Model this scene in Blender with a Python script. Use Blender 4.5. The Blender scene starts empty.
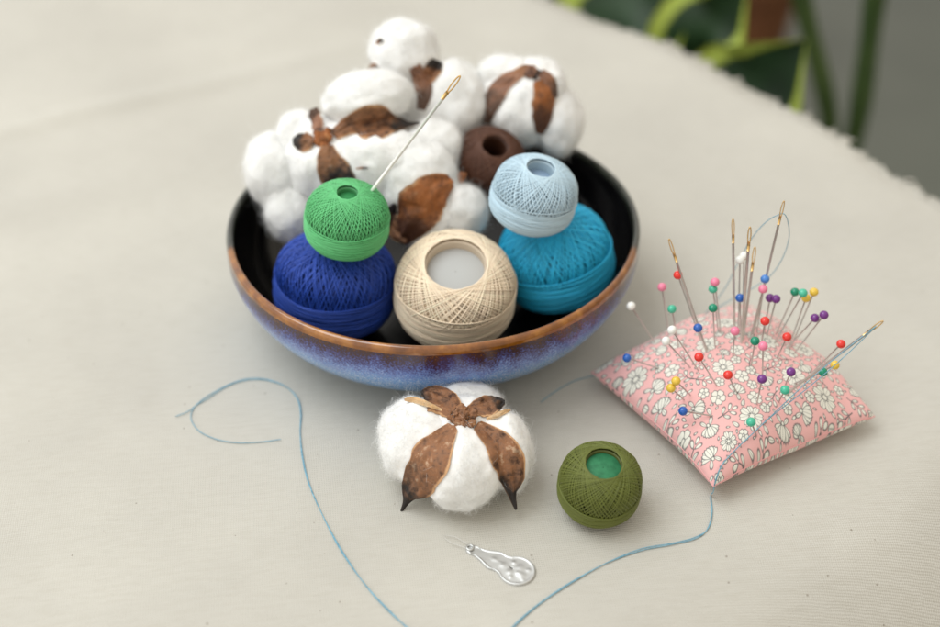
import bpy, math, random
import numpy as np
from mathutils import Vector, noise as mnoise
from mathutils.kdtree import KDTree
from mathutils.bvhtree import BVHTree

# ------------------------------------------------------------------ camera, world, lights
S = 0.01                                   # every length below is written in centimetres
sc = bpy.context.scene
COL = sc.collection
rng = np.random.default_rng(7)
random.seed(7)

TH = math.radians(38.0)
FPX = 940 * 50 / 36.0
CAM = np.array([1.76, -52.9, 40.9])
cam_d = bpy.data.cameras.new('camera')
cam_d.lens = 50; cam_d.sensor_width = 36
cam_d.clip_start = 0.02; cam_d.clip_end = 50
cam_d.dof.use_dof = True
cam_d.dof.focus_distance = 55.5 * S
cam_d.dof.aperture_fstop = 3.7
cam = bpy.data.objects.new('camera', cam_d); COL.objects.link(cam)
cam.location = CAM * S
cam.rotation_euler = (math.radians(90) - TH, 0, 0)
sc.camera = cam

w = bpy.data.worlds.new('World'); sc.world = w; w.use_nodes = True
bg = w.node_tree.nodes['Background']
bg.inputs['Strength'].default_value = 1.0
wt = w.node_tree                                     # a pale room: bright towards the window side, dimmer and warmer at the right
wc = wt.nodes.new('ShaderNodeTexCoord'); wd_ = wt.nodes.new('ShaderNodeVectorMath'); wd_.operation = 'DOT_PRODUCT'
wd_.inputs[1].default_value = Vector((0.92, -0.12, -0.38)).normalized()
wt.links.new(wc.outputs['Generated'], wd_.inputs[0])
wr = wt.nodes.new('ShaderNodeValToRGB'); wm = wt.nodes.new('ShaderNodeMapRange')
wm.inputs[1].default_value = -1; wm.inputs[2].default_value = 1
wt.links.new(wd_.outputs['Value'], wm.inputs[0]); wt.links.new(wm.outputs[0], wr.inputs['Fac'])
e_ = wr.color_ramp.elements
e_[0].position = 0.15; e_[0].color = (1.12, 1.10, 1.05, 1); e_[1].position = 0.88; e_[1].color = (0.56, 0.48, 0.36, 1)
wt.links.new(wr.outputs['Color'], bg.inputs['Color'])


def area(name, loc, target, size, power, color):
    d = bpy.data.lights.new(name, 'AREA'); d.shape = 'RECTANGLE'
    d.size, d.size_y = size; d.energy = power; d.color = color
    o = bpy.data.objects.new(name, d); COL.objects.link(o)
    o.location = loc
    o.rotation_euler = (Vector(target) - Vector(loc)).to_track_quat('-Z', 'Y').to_euler()


area('window_light', (-0.66, -0.05, 1.42), (0.06, 0.02, 0), (1.1, 1.0), 12.6, (0.93, 0.98, 1.0))

sc.view_settings.view_transform = 'Standard'
sc.view_settings.look = 'None'
sc.view_settings.exposure = 0.10
sc.view_settings.gamma = 1.0
sc.render.engine = 'CYCLES'
sc.cycles.use_denoising = True
sc.cycles.max_bounces = 8
sc.cycles.transparent_max_bounces = 8


# ------------------------------------------------------------------ pixel <-> space helpers
def ray(u, v):
    x = (u - 470) / FPX; y = (313.5 - v) / FPX
    return np.array([x, math.cos(TH) + y * math.sin(TH), -math.sin(TH) + y * math.cos(TH)])


def Pz(u, v, z):
    d = ray(u, v); return CAM + d * ((z - CAM[2]) / d[2])


def Py(u, v, y):
    d = ray(u, v); return CAM + d * ((y - CAM[1]) / d[1])


def depth(p):
    r = np.asarray(p) - CAM
    return r[..., 1] * math.cos(TH) - r[..., 2] * math.sin(TH)


def proj(p):
    r = np.asarray(p) - CAM; d = depth(p)
    up = r[..., 1] * math.sin(TH) + r[..., 2] * math.cos(TH)
    return 470 + FPX * r[..., 0] / d, 313.5 - FPX * up / d, d


RIGHT = np.array([1.0, 0, 0]); UP = np.array([0, math.sin(TH), math.cos(TH)])
BACK = np.array([0, -math.cos(TH), math.sin(TH)])     # towards the camera


def nrm(v):
    v = np.asarray(v, float); return v / np.maximum(np.linalg.norm(v, axis=-1, keepdims=True), 1e-9)


# ------------------------------------------------------------------ material helpers
def lin(r, g, b):
    f = lambda c: (c / 255 / 12.92) if c / 255 <= 0.04045 else ((c / 255 + 0.055) / 1.055) ** 2.4
    return (f(r), f(g), f(b), 1.0)


class NT:
    def __init__(self, name):
        self.m = bpy.data.materials.new(name); self.m.use_nodes = True
        self.t = self.m.node_tree; self.n = self.t.nodes; self.l = self.t.links
        self.p = self.n['Principled BSDF']

    def new(self, kind, **kw):
        n = self.n.new(kind)
        for k, v in kw.items(): setattr(n, k, v)
        return n

    def put(self, sock, val):
        if hasattr(val, 'links') or isinstance(val, bpy.types.NodeSocket): self.l.new(val, sock)
        else: sock.default_value = val

    def obj(self):
        return self.new('ShaderNodeTexCoord').outputs['Object']

    def noise(self, scale, detail=3, rough=0.55, vec=None, out='Fac'):
        n = self.new('ShaderNodeTexNoise'); n.inputs['Scale'].default_value = scale
        n.inputs['Detail'].default_value = detail; n.inputs['Roughness'].default_value = rough
        self.l.new(vec if vec is not None else self.obj(), n.inputs['Vector']); return n.outputs[out]

    def ramp(self, fac, stops):
        r = self.new('ShaderNodeValToRGB'); e = r.color_ramp.elements
        while len(e) < len(stops): e.new(0.5)
        for k, (pos, c) in enumerate(stops):
            e[k].position = pos; e[k].color = c if len(c) == 4 else (*c, 1)
        self.l.new(fac, r.inputs['Fac']); return r.outputs['Color']

    def mix(self, fac, a, b, mode='MIX'):
        x = self.new('ShaderNodeMix', data_type='RGBA', blend_type=mode)
        self.put(x.inputs[0], fac); self.put(x.inputs[6], a); self.put(x.inputs[7], b); return x.outputs[2]

    def math(self, op, a, b=0.0):
        x = self.new('ShaderNodeMath', operation=op); self.put(x.inputs[0], a); self.put(x.inputs[1], b); return x.outputs[0]

    def bump(self, h, strength, dist, prev=None):
        b = self.new('ShaderNodeBump'); b.inputs['Strength'].default_value = strength
        b.inputs['Distance'].default_value = dist * S; self.l.new(h, b.inputs['Height'])
        if prev is not None: self.l.new(prev, b.inputs['Normal'])
        return b.outputs['Normal']

    def attr(self, name, out='Fac'):
        a = self.new('ShaderNodeAttribute'); a.attribute_name = name; return a.outputs[out]

    def set(self, **kw):
        for k, v in kw.items(): self.put(self.p.inputs[k.replace('_', ' ')], v)
        return self.m


def M_plain(name, color, rough=0.5, **kw):
    t = NT(name); return t.set(Base_Color=color, Roughness=rough, **kw)


# ------------------------------------------------------------------ mesh helpers
class MB:
    """collects vertex / face arrays (cm); build() links them as one mesh object"""
    def __init__(self):
        self.V = []; self.F = []; self.M = []; self.n = 0; self.A = {}; self.cols = []

    def add(self, v, f, mat=0, **attrs):
        v = np.asarray(v, float).reshape(-1, 3)
        if isinstance(f, np.ndarray): f = [f]
        for a in f:
            a = np.asarray(a, int)
            if a.size: self.F.append(a + self.n); self.M.append(np.full(len(a), mat, int))
        self.V.append(v)
        for k in set(self.A) | set(attrs):
            L = self.A.setdefault(k, [np.zeros(self.n)] if self.n else [])
            L.append(np.broadcast_to(np.asarray(attrs.get(k, 0.0), float), (len(v),)).copy())
        self.n += len(v); return self

    def build(self, name, mats, parent=None, loc=None, smooth=True, color=None):
        V = np.concatenate(self.V)
        o_loc = np.array(parent.location) / S if parent is not None else (np.array(loc, float) if loc is not None else np.zeros(3))
        if parent is not None and parent.parent is not None: o_loc = o_loc + np.array(parent.parent.location) / S
        me = bpy.data.meshes.new(name)
        nf = sum(len(a) for a in self.F); nl = sum(a.size for a in self.F)
        me.vertices.add(len(V)); me.vertices.foreach_set('co', ((V - o_loc) * S).astype(np.float32).ravel())
        me.loops.add(nl); me.loops.foreach_set('vertex_index', np.concatenate([a.ravel() for a in self.F]).astype(np.int32))
        tot = np.concatenate([np.full(len(a), a.shape[1]) for a in self.F])
        me.polygons.add(nf)
        me.polygons.foreach_set('loop_start', np.concatenate([[0], np.cumsum(tot)[:-1]]).astype(np.int32))
        me.polygons.foreach_set('material_index', np.concatenate(self.M).astype(np.int32))
        me.polygons.foreach_set('use_smooth', np.full(nf, bool(smooth)))
        me.update(calc_edges=True); me.validate()
        for k, L in self.A.items():
            at = me.attributes.new(k, 'FLOAT', 'POINT'); at.data.foreach_set('value', np.concatenate(L).astype(np.float32))
        if color is not None:
            at = me.attributes.new('print', 'FLOAT_COLOR', 'POINT'); at.data.foreach_set('color', color.astype(np.float32).ravel())
        for m in (mats if isinstance(mats, (list, tuple)) else [mats]): me.materials.append(m)
        o = bpy.data.objects.new(name, me); COL.objects.link(o)
        if parent is not None: o.parent = parent
        elif loc is not None: o.location = np.array(loc) * S
        return o


def grid_faces(nu, nv, cu=False, cv=False):
    i = np.arange(nu if cu else nu - 1); j = np.arange(nv if cv else nv - 1)
    I, J = np.meshgrid(i, j, indexing='ij'); I2 = (I + 1) % nu; J2 = (J + 1) % nv
    return np.stack([I * nv + J, I2 * nv + J, I2 * nv + J2, I * nv + J2], -1).reshape(-1, 4)


def lathe(profile, n=128):
    pr = np.array(profile, float); a = np.linspace(0, 2 * np.pi, n, endpoint=False)
    V = np.stack([np.outer(np.cos(a), pr[:, 0]), np.outer(np.sin(a), pr[:, 0]), np.outer(np.ones(n), pr[:, 1])], -1)
    return V.reshape(-1, 3), grid_faces(n, len(pr), cu=True)


def smooth_poly(pts, n, closed=False):
    """Catmull-Rom through the points, n samples per span"""
    P = np.array(pts, float)
    if closed: Q = np.vstack([P[-1], P, P[0], P[1]])
    else: Q = np.vstack([2 * P[0] - P[1], P, 2 * P[-1] - P[-2]])
    out = []
    t = np.linspace(0, 1, n, endpoint=False)[:, None]
    for i in range(1, len(Q) - 2):
        a, b, c, d = Q[i - 1], Q[i], Q[i + 1], Q[i + 2]
        out.append(0.5 * (2 * b + (c - a) * t + (2 * a - 5 * b + 4 * c - d) * t ** 2 + (3 * b - a - 3 * c + d) * t ** 3))
    if not closed: out.append(P[-1:])
    return np.vstack(out)


def tube(path, rad, sides=6, closed=False, ref=None, cap=True):
    P = np.asarray(path, float); n = len(P)
    if closed: T = nrm(np.roll(P, -1, 0) - np.roll(P, 1, 0))
    else: T = nrm(np.gradient(P, axis=0))
    if ref is None:
        r = np.array([0.13, 0.21, 0.97])
        if abs(np.mean(T @ r)) > 0.85: r = np.array([0.97, 0.11, 0.2])
        ref = np.broadcast_to(r, P.shape)
    Bn = nrm(np.cross(T, ref)); N = np.cross(Bn, T)
    a = np.linspace(0, 2 * np.pi, sides, endpoint=False)
    R = np.broadcast_to(np.asarray(rad, float), (n,))
    V = P[:, None] + R[:, None, None] * (np.cos(a)[None, :, None] * N[:, None] + np.sin(a)[None, :, None] * Bn[:, None])
    F = [grid_faces(n, sides, cu=closed, cv=True)]
    if cap and not closed:
        F.append(np.arange(sides)[None, ::-1]); F.append((np.arange(sides) + (n - 1) * sides)[None])
    return V.reshape(-1, 3), F


def ico(sub):
    import bmesh
    bm = bmesh.new(); bmesh.ops.create_icosphere(bm, subdivisions=sub, radius=1)
    V = np.array([v.co[:] for v in bm.verts]); F = np.array([[v.index for v in f.verts] for f in bm.faces]); bm.free()
    return V, F


ICO = {k: ico(k) for k in (2, 3, 4, 5, 6)}


def nz(V, scale, seed, octv=3):
    off = Vector((seed * 3.17, seed * 7.31, seed * 1.77))
    return np.array([mnoise.fractal(Vector(v) * scale + off, 1.0, 2.0, octv) for v in V])


def tag(o, label, cat, group=None, kind=None):
    if label: o['label'] = label
    if cat: o['category'] = cat
    if group: o['group'] = group
    if kind: o['kind'] = kind
    return o


def thing(name, loc, label, cat, group=None):
    o = bpy.data.objects.new(name, None); COL.objects.link(o); o.location = np.array(loc) * S
    o.empty_display_size = 0.01
    return tag(o, label, cat, group)


# ------------------------------------------------------------------ floor, table, cloth
t = NT('floor_grey')
floor_m = t.set(Base_Color=t.ramp(t.noise(2.2, 4), [(0.3, lin(70, 75, 66)), (0.7, lin(88, 92, 82))]), Roughness=0.45)
f = MB(); f.add([(-400, -300, -62), (400, -300, -62), (400, 700, -62), (-400, 700, -62)], np.array([[0, 1, 2, 3]]))
tag(f.build('floor', floor_m, smooth=False), 'dull grey floor far below the table', 'floor', kind='structure')

# cloth outline: the far right edge is the fringed one
EDGE = [(-60, 78), (-30, 68), (-9, 52), (0.5, 43.5), (7.0, 36.9), (13.0, 30.8), (19.5, 23.7), (24.2, 16.9), (28.4, 9.6), (33, 0.5), (39, -12), (46, -30), (52, -52)]
edge = smooth_poly(EDGE, 40)


def cloth_z(x, y):
    z = 0.0 * x
    for (x0, y0, ang, wd, h, L) in ((-22, 20, 30, 1.0, 0.5, 16), (-27, 8, 22, 1.6, 0.26, 12), (14.5, -18.5, 34, 1.2, 0.12, 6),
                                    (24, -8, 60, 2.8, 0.3, 12), (-14, 30, 38, 2.0, 0.14, 16), (17, 26, -45, 3.0, 0.2, 14)):
        a = math.radians(ang); d = -(x - x0) * math.sin(a) + (y - y0) * math.cos(a); s = (x - x0) * math.cos(a) + (y - y0) * math.sin(a)
        z = z + h * np.exp(-(d / wd) ** 2 - (s / L) ** 2)
    far = np.clip((np.hypot(x - 4, y + 6) - 17) / 12, 0, 1)
    z = z + far * 0.09 * (np.sin(x * .31 + y * .13) + np.sin(y * .27 - x * .11 + 1.3))
    d = (x - 7.0) * .566 - (y + 20.0) * .824                  # the near right part sinks towards the table's rounded side
    z = z - (0.07 * np.clip(d + 0.3, 0, 7.2) ** 2 + 1.0 * np.clip(d - 6.9, 0, 40)) - 0.3 * np.clip(d - 6.9, 0, 40)
    return np.maximum(z, -30 + 0 * z)


t = NT('tablecloth_canvas')
o_ = t.obj()
mp = t.new('ShaderNodeMapping'); t.l.new(o_, mp.inputs['Vector']); mp.inputs['Rotation'].default_value = (0, 0, math.radians(-8))
wob = t.noise(60, 2, vec=mp.outputs['Vector'])
wv1 = t.new('ShaderNodeTexWave', wave_type='BANDS', bands_direction='Y'); wv1.inputs['Scale'].default_value = 290; wv1.inputs['Distortion'].default_value = 3.0
wv1.inputs['Detail'].default_value = 2; wv1.inputs['Detail Scale'].default_value = 0.6
wv2 = t.new('ShaderNodeTexWave', wave_type='BANDS', bands_direction='X'); wv2.inputs['Scale'].default_value = 330; wv2.inputs['Distortion'].default_value = 3.0
wv2.inputs['Detail'].default_value = 2; wv2.inputs['Detail Scale'].default_value = 0.6
for q in (wv1, wv2): t.l.new(mp.outputs['Vector'], q.inputs['Vector'])
hh = t.math('ADD', t.math('MULTIPLY', wv1.outputs['Fac'], 1.0), t.math('MULTIPLY', wv2.outputs['Fac'], 0.55))
slub = t.noise(900, 2, vec=mp.outputs['Vector'])
hh = t.math('ADD', hh, t.math('MULTIPLY', slub, 0.9))
base = t.ramp(t.noise(9, 4), [(0.3, lin(189, 186, 178)), (0.7, lin(202, 199, 190))])
base = t.mix(t.math('MULTIPLY', wv1.outputs['Fac'], 0.10), base, lin(158, 152, 138))
mps = t.new('ShaderNodeMapping'); t.l.new(mp.outputs['Vector'], mps.inputs['Vector']); mps.inputs['Scale'].default_value = (95, 620, 95)
slubs = t.noise(1.0, 3, 0.6, vec=mps.outputs['Vector'])
base = t.mix(t.math('MULTIPLY', t.math('SUBTRACT', slubs, .42), .65), base, lin(166, 160, 146))
vor = t.new('ShaderNodeTexVoronoi'); vor.inputs['Scale'].default_value = 120; vor.inputs['Randomness'].default_value = 1; t.l.new(o_, vor.inputs['Vector'])
speck = t.math('MULTIPLY', t.math('LESS_THAN', vor.outputs['Distance'], 0.06), t.math('GREATER_THAN', t.noise(137, 1), 0.50))
base = t.mix(t.math('MULTIPLY', speck, 0.55), base, lin(110, 96, 80))
cloth_m = t.set(Base_Color=base, Roughness=0.9, Sheen_Weight=0.15, Normal=t.bump(hh, 0.45, 0.03), Specular_IOR_Level=0.2)

c = MB()
nin = 200
inner = np.stack([np.linspace(-85, 20, len(edge)), np.linspace(20, -75, len(edge))], -1)
sv = np.linspace(0, 1, nin)
G = inner[:, None] * (1 - sv)[None, :, None] + edge[:, None] * sv[None, :, None]
Z = cloth_z(G[..., 0], G[..., 1])
# the last two centimetres droop a little where the cloth leaves the table top
dist_e = np.linalg.norm(edge[:, None] - G, axis=-1)
Z = Z - 0.5 * np.clip(1 - dist_e / 2.0, 0, 1) ** 2 * (0.6 + 0.4 * np.sin(np.arange(len(edge)) * .11))[:, None]
Vt = np.concatenate([G, Z[..., None]], -1)
c.add(Vt.reshape(-1, 3), grid_faces(*Z.shape))
Vb = Vt.copy(); Vb[..., 2] -= 0.09
c.add(Vb.reshape(-1, 3), grid_faces(*Z.shape)[:, ::-1])
# fringe of short woven loops along the cut edge
dens = 0.19
seg = np.linalg.norm(np.diff(edge, axis=0), axis=1); L = np.concatenate([[0], np.cumsum(seg)])
tn = nrm(np.gradient(edge, axis=0)); outn = np.stack([-tn[:, 1], tn[:, 0]], -1)
if outn[len(outn) // 2] @ np.array([1, 1]) < 0: outn = -outn
for s in np.arange(20, L[-1] - 20, dens):
    for k in range(2):
        s2 = s + random.uniform(-.1, .1)
        p = np.array([np.interp(s2, L, edge[:, 0]), np.interp(s2, L, edge[:, 1])])
        zz = np.interp(s2, L, Vt[:, -1, 2]) - .03
        n_ = nrm(np.array([np.interp(s2, L, outn[:, 0]), np.interp(s2, L, outn[:, 1])])); tt = np.array([n_[1], -n_[0]])
        ln = max(.12, random.gauss(.40, .15) * (1.0 + 0.35 * math.sin(s * 5.3) + 0.3 * math.sin(s * 2.13 + 1))); sw = random.uniform(-.4, .4)
        pts = [np.array([*(p - n_ * .25), zz])]
        for q in (0.35, 0.7, 1.0):
            pts.append(np.array([*(p + n_ * ln * q + tt * sw * q * q), zz + random.uniform(-.1, .16) * q + .12 * math.sin(q * 3)]))
        v_, f_ = tube(smooth_poly(pts, 3), np.linspace(.10, .065, 10), 5); c.add(v_, f_)
tag(c.build('tablecloth', cloth_m), 'off-white canvas tablecloth with a fringed edge under the bowl', 'tablecloth')

# table top below the cloth
t = NT('table_wood')
mpx = t.new('ShaderNodeMapping'); t.l.new(t.obj(), mpx.inputs['Vector']); mpx.inputs['Scale'].default_value = (4, 40, 40)
wood_m = t.set(Base_Color=t.ramp(t.noise(3, 4, vec=mpx.outputs['Vector']), [(0.3, lin(96, 66, 42)), (0.7, lin(140, 102, 68))]), Roughness=0.5)
tb = MB()
rim_in = edge - outn * 1.6
ring = np.vstack([rim_in, inner[::-1]])
d_ = (ring[:, 0] - 7.0) * .566 - (ring[:, 1] + 20.0) * .824 - 1.5
ring = ring - np.clip(d_, 0, None)[:, None] * np.array([.566, -.824])
n_r = len(ring)
top = np.concatenate([ring, np.full((n_r, 1), -0.62)], -1); bot = np.concatenate([ring, np.full((n_r, 1), -3.2)], -1)
tb.add(np.vstack([top, bot]), [np.arange(n_r)[None], np.arange(n_r)[None, ::-1] + n_r,
       np.array([[i, (i + 1) % n_r, (i + 1) % n_r + n_r, i + n_r] for i in range(n_r)])])
tag(tb.build('table', wood_m, smooth=False), 'brown wooden table top hidden beneath the white cloth', 'table')

# ------------------------------------------------------------------ bowl
t = NT('bowl_glaze')
ob = t.obj(); sep = t.new('ShaderNodeSeparateXYZ'); t.l.new(ob, sep.inputs[0])
X, Y, Zc = sep.outputs
zcm = t.math('MULTIPLY', Zc, 1 / S)
n_big = t.noise(55, 4, 0.6); n_mid = t.noise(160, 4, 0.65); n_fine = t.noise(1100, 2, 0.6)
mpd = t.new('ShaderNodeMapping'); t.l.new(ob, mpd.inputs['Vector']); mpd.inputs['Scale'].default_value = (1, 1, 0.22)
drip = t.noise(120, 3, 0.6, vec=mpd.outputs['Vector'])
hgt = t.math('ADD', t.math('DIVIDE', zcm, 5.4), t.math('MULTIPLY', t.math('SUBTRACT', drip, 0.5), 0.24))
hgt = t.math('ADD', hgt, t.math('MULTIPLY', t.math('SUBTRACT', n_fine, 0.5), 0.40))
warm = t.ramp(hgt, [(0.12, lin(62, 130, 168)), (0.40, lin(74, 138, 196)), (0.58, lin(110, 156, 214)), (0.71, lin(102, 126, 192)), (0.81, lin(72, 72, 128)),
                    (0.88, lin(56, 36, 54)), (0.95, lin(66, 36, 22)), (1.0, lin(104, 58, 22))])
spk = t.ramp(t.noise(1250, 1), [(0.52, (0, 0, 0, 1)), (0.62, (1, 1, 1, 1))])
low = t.ramp(hgt, [(0.55, (1, 1, 1, 1)), (0.75, (0, 0, 0, 1))])
warm = t.mix(t.math('MULTIPLY', t.math('MULTIPLY', spk, low), 0.75), warm, lin(196, 208, 230))
dk = t.ramp(t.noise(34, 3), [(0.52, (0, 0, 0, 1)), (0.66, (1, 1, 1, 1))])
warm = t.mix(t.math('MULTIPLY', dk, 0.35), warm, lin(52, 56, 116))
cool = t.ramp(hgt, [(0.1, lin(86, 110, 142)), (0.45, lin(120, 128, 134)), (0.7, lin(96, 102, 92)), (0.9, lin(34, 40, 34)), (1.0, lin(16, 20, 17))])
# the bowl was dipped twice: the far half of the rim carries the black-green glaze
dip = t.math('ADD', t.math('MULTIPLY', Y, 1 / S), t.math('MULTIPLY', t.math('SUBTRACT', n_mid, 0.5), 1.6))
dip = t.math('ADD', dip, t.math('MULTIPLY', t.math('SUBTRACT', 5.2, zcm), -0.5))
dipm = t.new('ShaderNodeMapRange', interpolation_type='SMOOTHSTEP'); t.l.new(dip, dipm.inputs[0]); dipm.inputs[1].default_value = -2.9; dipm.inputs[2].default_value = -1.7
outer = t.mix(dipm.outputs[0], warm, cool)
bowl_m = t.set(Base_Color=outer, Roughness=t.math('ADD', t.math('MULTIPLY', n_mid, 0.2), 0.14), Coat_Weight=0.4, Coat_Roughness=0.08,
               Normal=t.bump(t.math('ADD', n_big, t.math('MULTIPLY', n_fine, 0.12)), 0.12, 0.1))
t = NT('bowl_black_lining')
lining_m = t.set(Base_Color=t.ramp(t.noise(90, 3), [(0.3, lin(5, 5, 7)), (0.7, lin(12, 11, 12))]), Roughness=0.14, Specular_IOR_Level=0.32)
t = NT('bowl_rim_glaze')
ob = t.obj(); sep = t.new('ShaderNodeSeparateXYZ'); t.l.new(ob, sep.inputs[0])
am = t.ramp(t.noise(100, 5, 0.6), [(0.3, lin(92, 50, 14)), (0.5, lin(130, 76, 22)), (0.72, lin(172, 114, 46))])
dk = t.ramp(t.noise(120, 3), [(0.3, lin(14, 18, 15)), (0.75, lin(44, 48, 38))])
dip = t.math('ADD', t.math('MULTIPLY', sep.outputs[1], 1 / S), t.math('MULTIPLY', t.math('SUBTRACT', t.noise(160, 3), 0.5), 1.2))
dipm = t.new('ShaderNodeMapRange', interpolation_type='SMOOTHSTEP'); t.l.new(dip, dipm.inputs[0]); dipm.inputs[1].default_value = -2.9; dipm.inputs[2].default_value = -2.1
rim_m = t.set(Base_Color=t.mix(dipm.outputs[0], am, dk), Roughness=0.12, Coat_Weight=0.8, Coat_Roughness=0.05, Normal=t.bump(t.noise(70, 2), 0.12, 0.1))

prof_o = smooth_poly([(0.02, 0.25), (4.6, 0.22), (4.85, 0.02), (5.2, 0.0), (5.5, 0.25), (7.05, 0.72), (8.5, 1.68), (9.5, 2.95), (9.98, 4.1), (10.03, 5.08)], 6)
prof_r = smooth_poly([(10.03, 5.08), (10.01, 5.24), (9.94, 5.38), (9.81, 5.43), (9.69, 5.36), (9.62, 5.15)], 6)
prof_i = smooth_poly([(9.62, 5.15), (9.46, 4.3), (8.9, 3.05), (7.7, 1.85), (6.2, 1.15), (4.2, 0.9), (0.02, 0.85)], 6)
bowl = thing('ceramic_bowl', (0, 0, 0), 'round blue and brown glazed stoneware bowl with black inside', 'bowl')
for nm, pf, m_ in (('outer_wall', prof_o, bowl_m), ('rim', prof_r, rim_m), ('lining', prof_i, lining_m)):
    b = MB(); v_, f_ = lathe(pf, 160)
    wob = 1 + 0.004 * np.sin(2 * np.arctan2(v_[:, 1], v_[:, 0]) + .6) + 0.002 * np.sin(5 * np.arctan2(v_[:, 1], v_[:, 0]))
    v_[:, :2] *= wob[:, None]; b.add(v_, f_); b.build(nm, m_, bowl)
bpy.data.objects['rim']['label'] = 'glossy amber rim turning black-green at the back'


# ------------------------------------------------------------------ balls of cotton thread
def thread_mat(name, rgb, dark=0.55):
    t = NT(name); c0 = lin(*rgb)
    a = t.attr('tint')
    lo = tuple(x * dark for x in c0[:3]) + (1,); hi = tuple(min(1, x * 1.25 + .01) for x in c0[:3]) + (1,)
    col = t.ramp(a, [(0.0, lo), (0.5, c0), (1.0, hi)])
    n = t.noise(1300, 2)
    col = t.mix(t.math('MULTIPLY', n, 0.2), col, lo)
    return t.set(Base_Color=col, Roughness=0.55, Sheen_Weight=0.03, Sheen_Roughness=0.4, Normal=t.bump(t.noise(2600, 2), 0.25, 0.02))


def thread_ball(center, a, b, axis, hole, rgb, label, belt=(-0.55, 0.12), belt_tilt=6, core=None, core_depth=0.6, layers=((70, 1.0),), tr=0.035, seed=1, jit=.15, dark=0.5):
    """a, b: half width / half height (cm); hole: polar angle of the opening (degrees); axis: direction of the hole"""
    r = np.random.default_rng(seed)
    base = np.array(center) - np.array([0, 0, b])
    root = thing('thread_ball', base, label, 'thread ball', 'balls of cotton thread')
    ax = nrm(np.array(axis, float)); e1 = nrm(np.cross([0.31, 1, 0.1], ax)); e2 = np.cross(ax, e1)
    Rm = np.stack([e1, e2, ax], 0)
    th = math.radians(hole)

    def shape(P, k):                                     # unit sphere -> squat ball; P (...,3)
        z = P[..., 2]; q = np.clip(np.abs(z), 0, 1)
        bulge = 1 + 0.07 * np.sin(np.pi * np.clip(q, 0, 1)) ** 2
        out = np.stack([P[..., 0] * a * bulge, P[..., 1] * a * bulge, z * b * bulge], -1) * k
        return out

    m_ = thread_mat('thread_' + seed_name(label), rgb, dark)
    wind = MB()
    # dense body under the visible strands, tinted darker as painted shade in their gaps
    pol = np.linspace(th * 1.02, math.pi - th * 1.02, 48)
    rr, zz = np.sin(pol), np.cos(pol)
    sh = shape(np.stack([rr, 0 * rr, zz], -1), 0.94)
    inner_r = sh[0, 0]
    prof = np.stack([sh[:, 0], sh[:, 2]], -1)
    prof = np.vstack([[(inner_r * 0.97, sh[0, 2] - core_depth - .3)], [(inner_r * 0.97, sh[0, 2] - 0.12)], prof, [(0.03, sh[-1, 2])]])
    v_, f_ = lathe(prof, 72); wind.add(v_ @ Rm + center, f_, tint=0.12)
    n = 104
    tt = np.linspace(0, 2 * np.pi, n, endpoint=False)

    def loops(N, tilt_fn, off_fn, k_fn, rad, tint_fn):
        for i in range(N):
            inc = tilt_fn(i); ph = 2 * math.pi * i * 0.6180339 + r.normal(0, .012) if off_fn is not None else 2 * math.pi * (i + r.normal(0, jit)) / N
            nrm_v = np.array([math.sin(inc) * math.cos(ph), math.sin(inc) * math.sin(ph), math.cos(inc)])
            u = nrm(np.cross(nrm_v, [0.0, 0, 1]) if math.sin(inc) > 1e-3 else [1.0, 0, 0]); w_ = np.cross(nrm_v, u)
            cc = off_fn(i) if off_fn is not None else 0.0
            P = (np.cos(tt)[:, None] * u + np.sin(tt)[:, None] * w_) * math.sqrt(1 - cc * cc) + nrm_v * cc
            wav = 1 + 0.004 * np.sin(tt * 2 + r.uniform(0, 6)) + 0.003 * np.sin(tt * 5 + r.uniform(0, 6))
            P = shape(P, k_fn(i)) * wav[:, None]
            Pw = P @ Rm + center
            v_, f_ = tube(Pw, rad, 6, True, ref=nrm(P) @ Rm)
            wind.add(v_, f_, tint=np.clip(tint_fn(i), 0, 1))

    # tilted winds, each tangent to the rim of the hole: two crossing families show on top
    for li, (N, kk) in enumerate(layers):
        extra = math.radians(5.0) * (len(layers) - 1 - li)
        loops(N, lambda i: math.pi / 2 - th - extra - abs(r.normal(0, math.radians(1.2))), None, lambda i: kk + 0.006 * r.random(), tr, lambda i: r.normal(.52, .13))
    # rim of threads heaped around the hole
    # belt of nearly level winds round the waist
    ax_keep = Rm.copy()
    tl = math.radians(belt_tilt); cb, sb = math.cos(tl), math.sin(tl)
    Rt = np.array([[1, 0, 0], [0, cb, sb], [0, -sb, cb]])
    Rm = Rt @ Rm
    nb = int((belt[1] - belt[0]) * b / (tr * 1.55) * 3)
    loops(nb, lambda i: abs(r.normal(0, math.radians(4.0))), lambda i: belt[0] + (belt[1] - belt[0]) * r.random() ** 0.85, lambda i: 1.008 + 0.03 * i / nb, tr, lambda i: r.normal(.55, .12))
    Rm = ax_keep
    wind.build('thread_winding', m_, root)
    if core is not None:
        d = MB(); zt = sh[0, 2] - core_depth
        v_, f_ = lathe([(inner_r * 1.0, zt - .25), (inner_r * 1.0, zt - .03), (inner_r * .96, zt), (0.02, zt - 0.02)], 48)
        d.add(v_ @ Rm + center, f_); d.build('core', core, root)
    return root


def seed_name(label): return '_'.join(label.split()[:2])


t = NT('card_green'); card_green = t.set(Base_Color=t.ramp(t.noise(260, 3), [(0.35, lin(34, 108, 70)), (0.7, lin(52, 134, 90))]), Roughness=0.7)
card_grey = M_plain('card_grey', lin(182, 184, 184), 0.7)
card_blue = M_plain('card_blue', lin(150, 172, 196), 0.7)

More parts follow.
